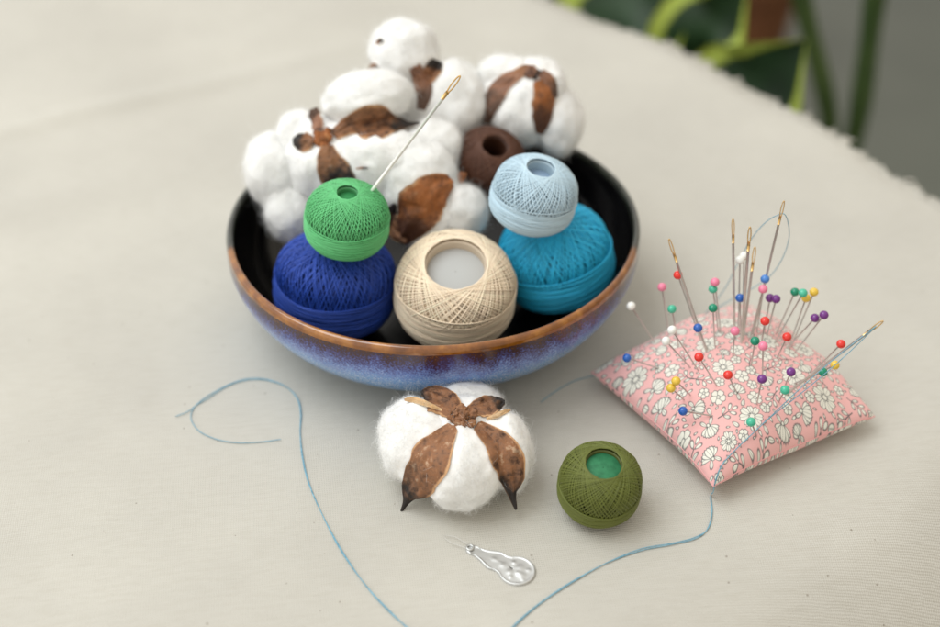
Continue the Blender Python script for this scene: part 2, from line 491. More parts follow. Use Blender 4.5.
thread_ball((1.07, -4.15, 4.2), 2.72, 2.45, (0.02, -0.33, 1.0), 31, (246, 226, 200), 'cream thread ball with a wide grey hole at the bowl front', belt=(-0.6, 0.16), belt_tilt=-9,
            core=card_grey, core_depth=0.5, layers=((80, .962), (86, 1.0)), seed=3, tr=.033, dark=0.5)
thread_ball((-4.66, -2.95, 3.75), 2.80, 2.45, (0.1, 0.12, 1.0), 14, (28, 70, 170), 'royal blue thread ball lying under the bright green ball', belt=(-0.6, 0.10), belt_tilt=5,
            layers=((84, .978), (76, 1.0)), seed=4, tr=0.036, jit=.3, dark=0.4)
thread_ball((5.95, -1.0, 3.85), 2.68, 2.45, (-0.25, -0.12, 1.0), 14, (40, 186, 230), 'turquoise thread ball lying under the pale blue ball', belt=(-0.6, 0.10), belt_tilt=-7,
            layers=((86, .978), (78, 1.0)), seed=5, tr=0.036, jit=.3, dark=0.45)
thread_ball((-3.82, -3.62, 7.82), 1.85, 1.66, (0.08, -0.14, 1.0), 15, (98, 192, 124), 'bright green thread ball stuck with a needle, on the royal blue ball', belt=(-0.62, 0.08), belt_tilt=-5,
            core=M_plain('core_green', lin(52, 140, 80), .8), layers=((62, .97), (66, 1.0)), seed=6, tr=0.027, dark=0.42, core_depth=0.24)
thread_ball((4.72, -2.0, 8.08), 1.93, 1.72, (0.16, -0.12, 1.0), 20, (190, 214, 228), 'pale blue thread ball resting on the turquoise ball', belt=(-0.62, 0.05), belt_tilt=-8, core=card_blue, core_depth=0.5,
            layers=((62, .97), (66, 1.0)), seed=8, tr=0.027, dark=0.6)
thread_ball(Py(489, 163, 3.0), 1.75, 1.55, (0.22, -0.42, 1.0), 22, (84, 46, 24), 'dark brown thread ball wedged between the cotton bolls', belt=(-0.6, 0.0),
            layers=((48, .955), (48, 1.0)), seed=9, tr=0.036, dark=0.45, core_depth=1.0)
thread_ball((7.2, -14.2, 1.62), 1.69, 1.58, (0.05, -0.16, 1.0), 27, (98, 106, 38), 'olive green thread ball standing alone on the tablecloth', belt=(-0.65, 0.02), belt_tilt=4,
            core=card_green, core_depth=0.16, layers=((64, .975), (66, 1.0)), seed=11, tr=0.03, dark=0.5)

# ------------------------------------------------------------------ cotton bolls
t = NT('cotton_fluff')
cot_n = t.noise(420, 4, 0.65)
cotton_m = t.set(Base_Color=t.ramp(t.noise(60, 3), [(0.3, (0.86, 0.855, 0.84, 1)), (0.7, (0.90, 0.90, 0.89, 1))]), Roughness=1.0, Specular_IOR_Level=0.05,
                 Subsurface_Weight=0.35, Subsurface_Radius=(0.004, 0.0038, 0.0035), Subsurface_Scale=1.0, Normal=t.bump(cot_n, 0.6, 0.07))
t = NT('cotton_fibre')
tr_ = t.new('ShaderNodeBsdfTranslucent'); tr_.inputs['Color'].default_value = (.9, .9, .89, 1)
df_ = t.new('ShaderNodeBsdfDiffuse'); df_.inputs['Color'].default_value = (.9, .9, .89, 1)
mx_ = t.new('ShaderNodeMixShader'); mx_.inputs[0].default_value = 0.5
t.l.new(df_.outputs[0], mx_.inputs[1]); t.l.new(tr_.outputs[0], mx_.inputs[2]); t.l.new(mx_.outputs[0], t.n['Material Output'].inputs['Surface'])
fibre_m = t.m


def husk_mat(name, c_lo, c_mid, c_hi, c_tip, edge_c):
    c_mid2 = (c_mid[0] * 1.18, c_mid[1] * 1.05, c_mid[2] * .85, 1)
    t = NT(name)
    s = t.attr('along'); e = t.attr('across')
    n1 = t.noise(260, 5, 0.7); n2 = t.noise(90, 4, 0.6)
    col = t.ramp(t.math('ADD', t.math('MULTIPLY', n1, .65), t.math('MULTIPLY', n2, .35)), [(0.38, c_lo), (0.48, c_mid), (0.56, c_mid2), (0.64, c_hi)])
    tipf = t.new('ShaderNodeMapRange', interpolation_type='SMOOTHSTEP'); t.l.new(t.math('ADD', s, t.math('MULTIPLY', t.math('SUBTRACT', n2, .5), 1.2)), tipf.inputs[0])
    tipf.inputs[1].default_value = 0.42; tipf.inputs[2].default_value = 0.76
    col = t.mix(tipf.outputs[0], col, c_tip)
    ed = t.new('ShaderNodeMapRange', interpolation_type='SMOOTHSTEP'); t.l.new(t.math('ADD', e, t.math('MULTIPLY', t.math('SUBTRACT', n1, .5), .25)), ed.inputs[0])
    ed.inputs[1].default_value = 0.86; ed.inputs[2].default_value = 0.97
    col = t.mix(t.math('MULTIPLY', ed.outputs[0], t.math('SUBTRACT', 1.0, t.math('MULTIPLY', tipf.outputs[0], .8))), col, edge_c)
    return t.set(Base_Color=col, Roughness=0.62, Normal=t.bump(t.math('ADD', n1, n2), 0.9, 0.12))


husk_brown = husk_mat('husk_brown', lin(66, 40, 26), lin(134, 94, 66), lin(190, 158, 130), lin(34, 27, 23), lin(206, 160, 116))
husk_rust = husk_mat('husk_rust', lin(88, 46, 22), lin(150, 92, 48), lin(186, 132, 82), lin(80, 46, 26), lin(205, 160, 120))
husk_pale = husk_mat('husk_pale', lin(176, 142, 104), lin(206, 176, 138), lin(220, 196, 160), lin(190, 154, 112), lin(226, 204, 172))
husk_dull = husk_mat('husk_dull', lin(92, 62, 48), lin(136, 98, 78), lin(170, 134, 112), lin(84, 60, 46), lin(196, 160, 136))


class Lobe:
    def __init__(s, c, axes, R): s.c = np.array(c); s.ax = np.array(axes); s.R = R   # R rows: local axes


def px_lobe(u, v, ru, rv, rot=0, z=None, y=None, rd=None, tuck=0.0):
    c = Pz(u, v, z) if z is not None else Py(u, v, y)
    k = depth(c) / FPX; a = math.radians(rot)
    r1 = RIGHT * math.cos(a) + UP * math.sin(a); r2 = -RIGHT * math.sin(a) + UP * math.cos(a)
    rd = rd if rd is not None else 0.5 * (ru + rv)
    return Lobe(c, (ru * k, rv * k, rd * k), np.stack([r1, r2, BACK]))


def hit(lobes, u, v):
    d = ray(u, v); best = None
    for L in lobes:
        o = (L.R @ (CAM - L.c)) / L.ax; q = (L.R @ d) / L.ax
        A = q @ q; B = o @ q; C = o @ o - 1; D = B * B - A * C
        if D > 0:
            tt = (-B - math.sqrt(D)) / A
        else:
            tt = -B / A                                 # nearest approach
            if D < -A * 0.9: continue
        if best is None or tt < best[0]:
            p = CAM + d * tt; n = L.R.T @ (((L.R @ (p - L.c)) / L.ax) / L.ax)
            best = (tt, p, nrm(n))
    return best


def boll(label, loc, lobes, valves, knots, seed):
    root = thing('cotton_boll', loc, label, 'cotton boll', 'open cotton bolls')
    r = np.random.default_rng(seed)
    iv, if_ = ICO[5]
    surf = []
    for li, L in enumerate(lobes):
        disp = 1 + 0.10 * nz(iv, 1.4, seed * 10 + li, 2) + 0.022 * nz(iv, 3.4, seed * 10 + li + 40, 3) + 0.006 * nz(iv, 11, seed + li, 2)
        V = (iv * disp[:, None] * L.ax) @ L.R + L.c
        N = nrm((iv / L.ax) @ L.R)
        for it in range(3):
            fs = []
            for L2 in lobes:
                q = ((V - L2.c) @ L2.R.T) / L2.ax; k0 = np.linalg.norm(q, axis=1); k1 = np.linalg.norm(q / L2.ax, axis=1)
                fs.append(k0 * (k0 - 1) / np.maximum(k1, 1e-6))
            fs = np.array(fs); own = fs[li]; oth = np.delete(fs, li, 0)
            kk = .26; fill = kk * np.log(1 + np.exp(-(oth - own) / kk).sum(0)) if len(oth) else 0 * own
            if it == 0: tgt = np.where(oth.min(0) > -.45, np.minimum(fill, .34), 0)
        V = V + N * tgt[:, None]
        surf.append((V, N))
    bv_ = BVHTree.FromPolygons(np.concatenate([q[0] for q in surf]).tolist(), np.concatenate([if_ + q * len(iv) for q in range(len(lobes))]).tolist())
    cam_v = Vector(CAM)

    def surf_hit(u, v):
        d = Vector(ray(u, v)).normalized(); h = bv_.ray_cast(cam_v, d)
        return None if h[0] is None else np.array(h[0])

    vall = []
    for vi, (pts, hw, mat, lift) in enumerate(valves):
        C = []; Nn = []
        for (u, v) in pts:
            h = hit(lobes, u, v)
            if h is None: C.append(None); Nn.append(None)
            else: C.append(h[1]); Nn.append(h[2])
        dd = np.array([depth(c) if c is not None else np.nan for c in C])
        ok = ~np.isnan(dd); ii = np.arange(len(dd)); dd = np.interp(ii, ii[ok], dd[ok])
        ds = dd.copy(); ds[1:-1] = np.minimum(dd[1:-1], .25 * dd[:-2] + .5 * dd[1:-1] + .25 * dd[2:])
        C = [CAM + ray(u, v) * q for (u, v), q in zip(pts, ds)]
        Nn = [n if n is not None else BACK for n in Nn]
        Nn = nrm(0.5 * np.array(Nn) + 0.7 * BACK)
        Cs = smooth_poly(C, 10); n = len(Cs)
        par = np.linspace(0, len(pts) - 1, n)
        Ns = nrm(np.stack([np.interp(par, np.arange(len(pts)), Nn[:, q]) for q in range(3)], -1))
        H = smooth_poly([(h, 0, 0) for h in hw], 10)[:, 0] * depth(Cs) / FPX
        H = np.maximum(H, .02)
        T = nrm(np.gradient(Cs, axis=0)); Sd = nrm(np.cross(T, Ns)); Ns = np.cross(Sd, T)
        x = np.linspace(-1, 1, 23)
        along = np.linspace(0, 1, n)
        wrk = nz(np.stack([np.repeat(along, 23) * 3, np.tile(x, n) * 1.5, np.zeros(n * 23)], -1), 1.4, seed * 7 + vi, 3).reshape(n, 23)
        edge_j = 1 + 0.12 * nz(np.stack([along * 7, along * 0, along * 0], -1), 1.0, seed * 5 + vi, 2)
        top = Cs[:, None] + Sd[:, None] * (x[None, :, None] * (H * edge_j)[:, None, None]) \
            + Ns[:, None] * (lift + 0.10 - 0.42 * H[:, None] * np.abs(x)[None] ** 2.2 + 0.17 * wrk * np.minimum(1, H[:, None] * 2) + 0.06 * np.exp(-(x[None] / .16) ** 2) * np.minimum(1, H[:, None]))[..., None]
        for a_ in range(n):
            for b_ in range(23):
                pu, pv, pd = proj(top[a_, b_]); h = surf_hit(float(pu), float(pv))
                if h is not None:
                    gap = float(pd) - (float(depth(h)) - .09 - .07 * (1 - abs(x[b_])))
                    if gap > 0: top[a_, b_] += (CAM - top[a_, b_]) / pd * min(gap, 1.6)
        vall.append(top.reshape(-1, 3))
        under = top - Ns[:, None] * (0.10 * (1 - 0.5 * np.abs(x)[None]))[..., None]
        m = MB()
        al = np.repeat(along, 23); ac = np.tile(np.abs(x), n)
        f = grid_faces(n, 23)
        m.add(np.vstack([top.reshape(-1, 3), under.reshape(-1, 3)]), [f, f[:, ::-1] + n * 23], along=np.tile(al, 2), across=np.tile(ac, 2))
        # close the rim
        bd = np.concatenate([np.arange(n) * 23, (n - 1) * 23 + np.arange(1, 23), (np.arange(n - 2, -1, -1)) * 23 + 22, np.arange(21, 0, -1)])
        b2 = np.roll(bd, -1)
        m.F.append(np.stack([bd, b2, b2 + n * 23, bd + n * 23], -1)); m.M.append(np.zeros(len(bd), int))
        m.build('husk_valve', mat, root)
    for (u, v, rr, mat) in knots:
        h = hit(lobes, u, v); sh_ = surf_hit(u, v); p = h[1] if sh_ is None else sh_; nn = nrm(h[2] * .5 + BACK * .6); k = depth(p) / FPX
        a1 = nrm(np.cross(nn, RIGHT + .01)); a2 = np.cross(nn, a1)
        m = MB(); bv, bf = ICO[3]
        for q in range(16):
            ang = q * 2 * math.pi / 7.3; rad = 0 if q == 8 else rr * k * r.uniform(.3, .85)
            c0 = p + (a1 * math.cos(ang) + a2 * math.sin(ang)) * rad + nn * (.22 if q == 8 else .16)
            s0 = rr * k * r.uniform(.2, .38)
            vv = bv * (1 + .55 * nz(bv, 1.8, seed + q, 3))[:, None]
            vv = (np.outer(vv[:, 0], a1) + np.outer(vv[:, 1], a2) + np.outer(vv[:, 2] * .75, nn)) * s0 + c0
            m.add(vv, bf, along=r.uniform(.1, .5), across=r.uniform(0, .9))
        m.build('calyx', mat, root)
    kd = None
    if vall:
        pts_ = np.concatenate(vall)[::3]; kd = KDTree(len(pts_))
        for q, p_ in enumerate(pts_): kd.insert(p_, q)
        kd.balance()
    for li, L in enumerate(lobes):
        V, N = surf[li]
        m = MB(); m.add(V, if_, 0)
        # loose fibres standing off the tuft
        nf = int(14000 * (L.ax.mean() / 1.7) ** 2)
        idx = r.integers(0, len(V), nf)
        P0 = V[idx]; Nn = N[idx]
        T = nrm(np.cross(Nn, r.normal(size=(nf, 3))))
        ln = r.gamma(3.0, 0.095, nf)[:, None]; lift = r.gamma(2.0, 0.085, nf)[:, None]
        T2 = nrm(T + 0.7 * r.normal(size=(nf, 3)))
        A = P0 - Nn * .03; B = P0 + T * ln * .5 + Nn * lift * ln; C = B + T2 * ln * .5 + Nn * (lift - .35) * ln * .7
        if kd is not None:
            keep = np.array([kd.find(B[q])[2] > .36 and kd.find(C[q])[2] > .36 for q in range(nf)])
            A, B, C, T = A[keep], B[keep], C[keep], T[keep]; nf = int(keep.sum())
        W = nrm(np.cross(T, r.normal(size=(nf, 3)))) * r.uniform(.002, .0048, nf)[:, None]
        Q = np.stack([A - W, A + W, B - W, B + W, C - W * .4, C + W * .4], 1).reshape(-1, 3)
        k = np.arange(nf)[:, None] * 6
        m.add(Q, [k + np.array([[0, 1, 3, 2]]), k + np.array([[2, 3, 5, 4]])], 1)
        m.build('cotton_tuft', [cotton_m, fibre_m], root)
    return root


front = [px_lobe(418, 441, 39, 45, 10, z=2.0), px_lobe(461, 468, 43, 41, 0, z=1.85), px_lobe(507, 450, 25, 42, 12, z=1.9), px_lobe(470, 401, 33, 19, -8, z=2.3, rd=26), px_lobe(459, 435, 44, 36, 0, z=1.95)]
boll('open cotton boll lying alone on the cloth in front of the bowl', (1.1, -13.4, 0), front, [
    ([(452, 428), (437, 446), (425, 467), (414, 487), (408, 498), (402, 510)], [6, 17, 22, 16, 5, 1.2], husk_brown, .10),
    ([(478, 426), (496, 441), (509, 462), (512, 480), (511, 494), (516, 509)], [6, 13, 16, 13, 5, 1.2], husk_brown, .10),
    ([(456, 413), (446, 403), (435, 397), (426, 395), (421, 395)], [8, 15, 15, 9, 2], husk_brown, .10),
    ([(470, 413), (480, 408), (490, 405), (499, 404), (505, 404)], [6, 10, 11, 8, 2], husk_brown, .10),
    ([(440, 411), (426, 405), (414, 401), (406, 401)], [1.5, 2.8, 3.0, 1.2], husk_pale, .10),
    ([(488, 420), (496, 417), (502, 414), (508, 412)], [1.2, 2.2, 2.4, 1.0], husk_pale, .10),
], [(462, 419, 15, husk_brown)], 1)

A = [px_lobe(369, 98, 46, 27, 8, y=4.0, rd=34), px_lobe(388, 165, 54, 38, -10, y=2.0), px_lobe(271, 170, 27, 36, 8, y=2.5), px_lobe(291, 213, 25, 29, 0, y=1.2),
     px_lobe(299, 132, 21, 22, 0, y=3.5), px_lobe(325, 160, 40, 40, 0, y=2.6), px_lobe(434, 150, 30, 32, 0, y=3.0)]
boll('cotton boll with a long dark-tipped husk behind the bright green ball', (-4.6, 2.5, 1.2), A, [
    ([(333, 136), (352, 125), (375, 122), (395, 124), (408, 126), (420, 125)], [5, 13, 16, 11, 4, 1.2], husk_brown, .12),
    ([(327, 146), (329, 160), (336, 175), (346, 190)], [6, 13, 16, 13], husk_brown, .10),
    ([(314, 142), (305, 142), (296, 141)], [5, 10, 6], husk_brown, .10),
    ([(319, 131), (317, 120), (314, 110)], [5, 8, 6], husk_dull, .10),
    ([(357, 168.6), (363, 168), (369, 168.4)], [.5, 1.3, .5], husk_brown, .02)],
    [(323, 139, 11, husk_rust)], 2)
B = [px_lobe(462, 212, 26, 27, 0, y=0.4), px_lobe(416, 178, 40, 40, 0, y=1.2), px_lobe(425, 215, 34, 34, 0, y=0.6)]
boll('cotton boll with a broad rust-brown husk behind the cream ball', (-0.6, 1.2, 1.0), B, [
    ([(450, 181), (436, 190), (422, 205), (411, 222), (402, 240)], [7, 18, 24, 20, 8], husk_rust, .10),
    ([(408, 240), (396, 232), (391, 216), (396, 203)], [4, 8, 7, 2], husk_brown, .06)],
    [(459, 177, 7, husk_rust)], 3)
Cc = [px_lobe(404, 51, 35, 31, 0, y=7.0), px_lobe(456, 100, 31, 41, 10, y=6.2), px_lobe(424, 105, 28, 30, 0, y=6.0), px_lobe(405, 96, 26, 26, 0, y=6.6), px_lobe(428, 150, 30, 34, 0, y=5.2)]
boll('topmost cotton boll at the back of the bowl', (-0.8, 7.0, 1.2), Cc, [
    ([(414, 66), (421, 80), (424, 95), (421, 110)], [6, 9, 8, 4], husk_dull, .10),
    ([(424, 84), (432, 72), (437, 60)], [6, 9, 6], husk_brown, .10),
    ([(370, 70), (375, 67), (381, 70)], [2, 4, 2], husk_brown, .10),
    ([(377, 44), (380, 41), (384, 41)], [.8, 2.4, .8], husk_brown, .02)],
    [(421, 84, 7, husk_dull)], 4)
D = [px_lobe(518, 113, 31, 34, 0, y=6.0), px_lobe(560, 122, 23, 33, -6, y=6.0), px_lobe(503, 75, 26, 20, 0, y=7.0), px_lobe(489, 100, 22, 26, 0, y=6.6), px_lobe(540, 80, 24, 22, 0, y=6.6), px_lobe(528, 95, 28, 26, 0, y=6.3)]
boll('cotton boll behind the brown and pale blue thread balls', (5.0, 6.5, 1.2), D, [
    ([(520, 74), (505, 82), (494, 98), (486, 122)], [5, 8, 9, 4], husk_dull, .10),
    ([(516, 74), (527, 71), (539, 76)], [5, 6, 5], husk_brown, .12),
    ([(539, 80), (544, 96), (543, 116), (539, 133)], [6, 11, 11, 4], husk_rust, .10),
    ([(540, 72), (549, 82), (554, 96)], [4, 7, 4], husk_dull, .10)],
    [(531, 73, 7, husk_dull)], 5)

# ------------------------------------------------------------------ pincushion
ZS = 1.2
cF, cR, cB, cL = Pz(713, 489, .95)[:2], Pz(876, 418, .95)[:2], Pz(752, 303, 1.0)[:2], Pz(590, 371, .95)[:2]


def cushion(u, v, top=True):
    u = np.asarray(u, float); v = np.asarray(v, float)
    uu = u * (1 - .045 * (1 - v * v)); vv = v * (1 - .045 * (1 - u * u))
    cr = 1 - .012 * (u * v) ** 6                          # the corners are blunt
    uu = uu * cr; vv = vv * cr
    a = (1 - uu)[..., None] / 2; b = (1 - vv)[..., None] / 2
    xy = (cF * a + cR * (1 - a)) * b + (cL * a + cB * (1 - a)) * (1 - b)
    q = np.clip((1 - u * u) * (1 - v * v), 0, 1)
    seam = ZS + .12 * np.sin(3 * u + 1) * np.sin(2.4 * v) - 0.25 * (np.abs(u * v)) ** 4
    if top:
        z = seam + 2.35 * q ** 0.52 + 0.08 * np.sin(9 * u + 2 * v) * (1 - q) * q ** .3 * 2 + .08 * np.sin(8 * v - 3 * u + 1) * (1 - q) * q ** .3 * 2
    else:
        z = np.maximum(seam - 1.22 * q ** 0.33, 0.02 + 0 * u)
    return np.concatenate([xy, z[..., None]], -1)


# the floral print, rasterised in cloth centimetres and stored as a colour attribute
NP = 1300; SZ = 12.4; dx = SZ / NP
PINK = np.array(lin(238, 184, 182)[:3]); CRM = np.array(lin(234, 233, 222)[:3]); INK = np.array(lin(84, 90, 92)[:3])
IMG = np.tile(PINK, (NP, NP, 1)); ALP = np.zeros((NP, NP))
gy, gx = np.mgrid[0:NP, 0:NP] * dx


def petal(cx, cy, ang, a, b, notch=0.0, fill=True, vein=False, lw=.035):
    r_ = max(a, b) + .1
    i0, i1 = max(0, int((cy - r_) / dx)), min(NP, int((cy + r_) / dx) + 1); j0, j1 = max(0, int((cx - r_) / dx)), min(NP, int((cx + r_) / dx) + 1)
    if i0 >= i1 or j0 >= j1: return
    X_ = gx[i0:i1, j0:j1] - cx; Y_ = gy[i0:i1, j0:j1] - cy
    p = X_ * math.cos(ang) + Y_ * math.sin(ang); q = -X_ * math.sin(ang) + Y_ * math.cos(ang)
    bb = b * (1 + .25 * p / a)
    rr = np.sqrt((p / a) ** 2 + (q / bb) ** 2) + notch * np.exp(-((p / a - 1) / .35) ** 2 - (q / b / .25) ** 2)
    sd = (rr - 1) * min(a, b)
    I = IMG[i0:i1, j0:j1]
    ins = np.clip(.5 - sd / dx / 1.5, 0, 1)[..., None]
    if fill: I[:] = I * (1 - ins) + CRM * ins
    ln = np.clip(1.2 - np.abs(sd) / lw, 0, 1)[..., None]
    if vein: ln = np.maximum(ln, (np.clip(1.2 - np.abs(q) / (lw * .7), 0, 1) * (np.abs(p) < a * .75))[..., None] * .7)
    I[:] = I * (1 - ln * .9) + INK * ln * .9


def stroke(x0, y0, x1, y1, lw=.03):
    n_ = int(math.hypot(x1 - x0, y1 - y0) / .03) + 2; bx = random.uniform(-.2, .2)
    for s in np.linspace(0, 1, n_):
        petal(x0 + (x1 - x0) * s + bx * s * (1 - s) * 2, y0 + (y1 - y0) * s, 0, lw, lw, fill=False, lw=lw)


def daisy(cx, cy, R, n_=8, ph=0):
    for k in range(n_):
        a = ph + 2 * math.pi * k / n_ + random.uniform(-.08, .08); rr = R * random.uniform(.85, 1.05)
        petal(cx + math.cos(a) * rr * .62, cy + math.sin(a) * rr * .62, a, rr * .40, rr * 2.5 / n_ * .85, notch=.35, lw=.024, vein=True)
    petal(cx, cy, 0, R * .22, R * .22, lw=.035)
    for k in range(6):
        a = k * 1.047; petal(cx + math.cos(a) * R * .25, cy + math.sin(a) * R * .25, a, .05, .05, lw=.025)


def blossom(cx, cy, R, ph=0):
    for k in range(5):
        a = ph + 2 * math.pi * k / 5; petal(cx + math.cos(a) * R * .55, cy + math.sin(a) * R * .55, a, R * .45, R * .40, notch=.3, lw=.028)
    petal(cx, cy, 0, R * .22, R * .22, lw=.03)


def sprig(cx, cy, ang, n_=3, s=.34):
    for k in range(n_):
        d = k * s * 1.25
        x_, y_ = cx + math.cos(ang) * d, cy + math.sin(ang) * d
        for sg in (-1, 1): petal(x_ + math.cos(ang + sg * .9) * s * .8, y_ + math.sin(ang + sg * .9) * s * .8, ang + sg * .8, s * .6, s * .27, vein=(k == 0), lw=.026)
    stroke(cx - math.cos(ang) * .3, cy - math.sin(ang) * .3, cx + math.cos(ang) * (n_ - 1) * s * 1.25, cy + math.sin(ang) * (n_ - 1) * s * 1.25, .018)
    petal(cx + math.cos(ang) * (n_ * s * 1.2), cy + math.sin(ang) * (n_ * s * 1.2), ang, s * .55, s * .28, lw=.026)


def tulip(cx, cy, R, ph):
    for k in (-2, 2, -1, 1, 0):
        a = ph + k * .55
        petal(cx + math.cos(a) * R * .35, cy + math.sin(a) * R * .35, a, R * .55, R * .27, notch=.25, vein=True, lw=.024)
    for sg in (-1, 1):
        a = ph + math.pi + sg * .6
        petal(cx + math.cos(a) * R * .6, cy + math.sin(a) * R * .6, a, R * .34, R * .15, vein=True, lw=.024)
    petal(cx - math.cos(ph) * R * .25, cy - math.sin(ph) * R * .25, ph, R * .16, R * .13, lw=.026)


placed = []


def free(x_, y_, r_): return all(math.hypot(x_ - a, y_ - b) > (r_ + c_) * .93 for a, b, c_ in placed)


for kind, rr, tries in (('d', .78, 22), ('t', .66, 60), ('s', .60, 120), ('d', .56, 90), ('s', .55, 200), ('b', .48, 200), ('t', .45, 160), ('s', .45, 900), ('b', .34, 700), ('l', .26, 900), ('l', .18, 1200), ('l', .12, 900)):
    for _ in range(tries):
        x_, y_ = random.uniform(0, SZ), random.uniform(0, SZ)
        if free(x_, y_, rr):
            placed.append((x_, y_, rr)); a = random.uniform(0, 6.28)
            if kind == 'd': daisy(x_, y_, rr, random.choice((7, 8, 9)), a)
            elif kind == 't': tulip(x_, y_, rr, a)
            elif kind == 'b': blossom(x_, y_, rr, a)
            elif kind == 's': sprig(x_ - math.cos(a) * .4, y_ - math.sin(a) * .4, a, 2, .34)
            else: petal(x_, y_, a, rr * .85, rr * .42, vein=rr > .25, lw=.026)

NG = 470
sg = np.sin(np.linspace(-1, 1, NG) * math.pi / 2 * .999)
sg = .72 * sg + .28 * np.linspace(-1, 1, NG)
U, Vv = np.meshgrid(sg, sg, indexing='ij')
topP = cushion(U, Vv, True); botP = cushion(U, Vv, False)


def sample(Uc, Vc):
    i = np.clip(((Vc + 1) / 2 * (NP - 1)), 0, NP - 1.001); j = np.clip(((Uc + 1) / 2 * (NP - 1)), 0, NP - 1.001)
    i0 = i.astype(int); j0 = j.astype(int); fi = (i - i0)[..., None]; fj = (j - j0)[..., None]
    return (IMG[i0, j0] * (1 - fi) + IMG[i0 + 1, j0] * fi) * (1 - fj) + (IMG[i0, j0 + 1] * (1 - fi) + IMG[i0 + 1, j0 + 1] * fi) * fj


ct = sample(U, Vv); cbm = sample(-Vv, U)
t = NT('floral_cotton')
ac = t.attr('print', 'Color')
weave = t.noise(2400, 2)
fab_m = t.set(Base_Color=t.mix(t.math('MULTIPLY', weave, .16), ac, lin(150, 120, 112)), Roughness=.85, Sheen_Weight=.15, Specular_IOR_Level=.25,
              Normal=t.bump(t.math('ADD', weave, t.math('MULTIPLY', t.noise(120, 3), 1.5)), .3, .04))
cush = thing('pincushion', (*((cF + cR + cB + cL) / 4), 0), 'square pink floral pincushion stuck full of pins', 'pincushion')
m = MB(); gf = grid_faces(NG, NG)
m.add(topP.reshape(-1, 3), gf); m.add(botP.reshape(-1, 3), gf[:, ::-1])
colr = np.concatenate([np.concatenate([ct.reshape(-1, 3), cbm.reshape(-1, 3)]), np.ones((2 * NG * NG, 1))], -1)
m.build('cushion_cover', fab_m, cush, color=colr)
m = MB(); s1 = np.linspace(-1, 1, 120)
ringp = np.vstack([cushion(s1, -np.ones(120)), cushion(np.ones(120), s1)[1:], cushion(s1[::-1], np.ones(120))[1:], cushion(-np.ones(120), s1[::-1])[1:-1]])
v_, f_ = tube(ringp, .03, 6, True); m.add(v_, f_); m.build('seam', M_plain('seam_pink', lin(226, 166, 166), .9), cush)

CG = np.linspace(-1, 1, 161); CU, CV = np.meshgrid(CG, CG, indexing='ij'); CP = cushion(CU, CV).reshape(-1, 3)
CPu, CPv, CPd = proj(CP)


def on_cushion(u, v):
    d2 = (CPu - u) ** 2 + (CPv - v) ** 2
    near = d2 < max(9.0, d2.min() + 1)
    k = np.where(near)[0]; k = k[np.argmin(CPd[k] + .02 * d2[k])]
    return CP[k]


# ------------------------------------------------------------------ pins
steel = NT('pin_steel'); steel_m = steel.set(Base_Color=lin(204, 202, 198), Metallic=.8, Roughness=.28)
HEADS = {'white': (236, 236, 232), 'pink': (232, 130, 160), 'turquoise': (70, 182, 150), 'green': (0, 136, 104), 'red': (222, 50, 40), 'blue': (32, 92, 176), 'light blue': (70, 130, 206),
         'yellow': (226, 190, 70), 'purple': (112, 44, 130)}
PIN_LEN = 3.6; HEAD_R = .205
PROTO = {}


def pin_proto(colname):
    root = bpy.data.objects.new('pin', None); COL.objects.link(root); root.empty_display_size = .005
    hv, hf = ICO[4]
    h = MB(); h.add(hv * HEAD_R * np.array([1, 1, .96]), hf)
    mt = M_plain('bead_' + colname.replace(' ', '_'), lin(*HEADS[colname]), .18, Coat_Weight=.3, Subsurface_Weight=.15, Subsurface_Radius=(.002, .002, .002))
    head = h.build('head', mt, root)
    s = MB(); v_, f_ = tube([(0, 0, -.1), (0, 0, -1.5), (0, 0, -PIN_LEN + .4), (0, 0, -PIN_LEN)], [.034, .034, .03, .004], 8); s.add(v_, f_)
    s.build('shaft', steel_m, root)
    return root


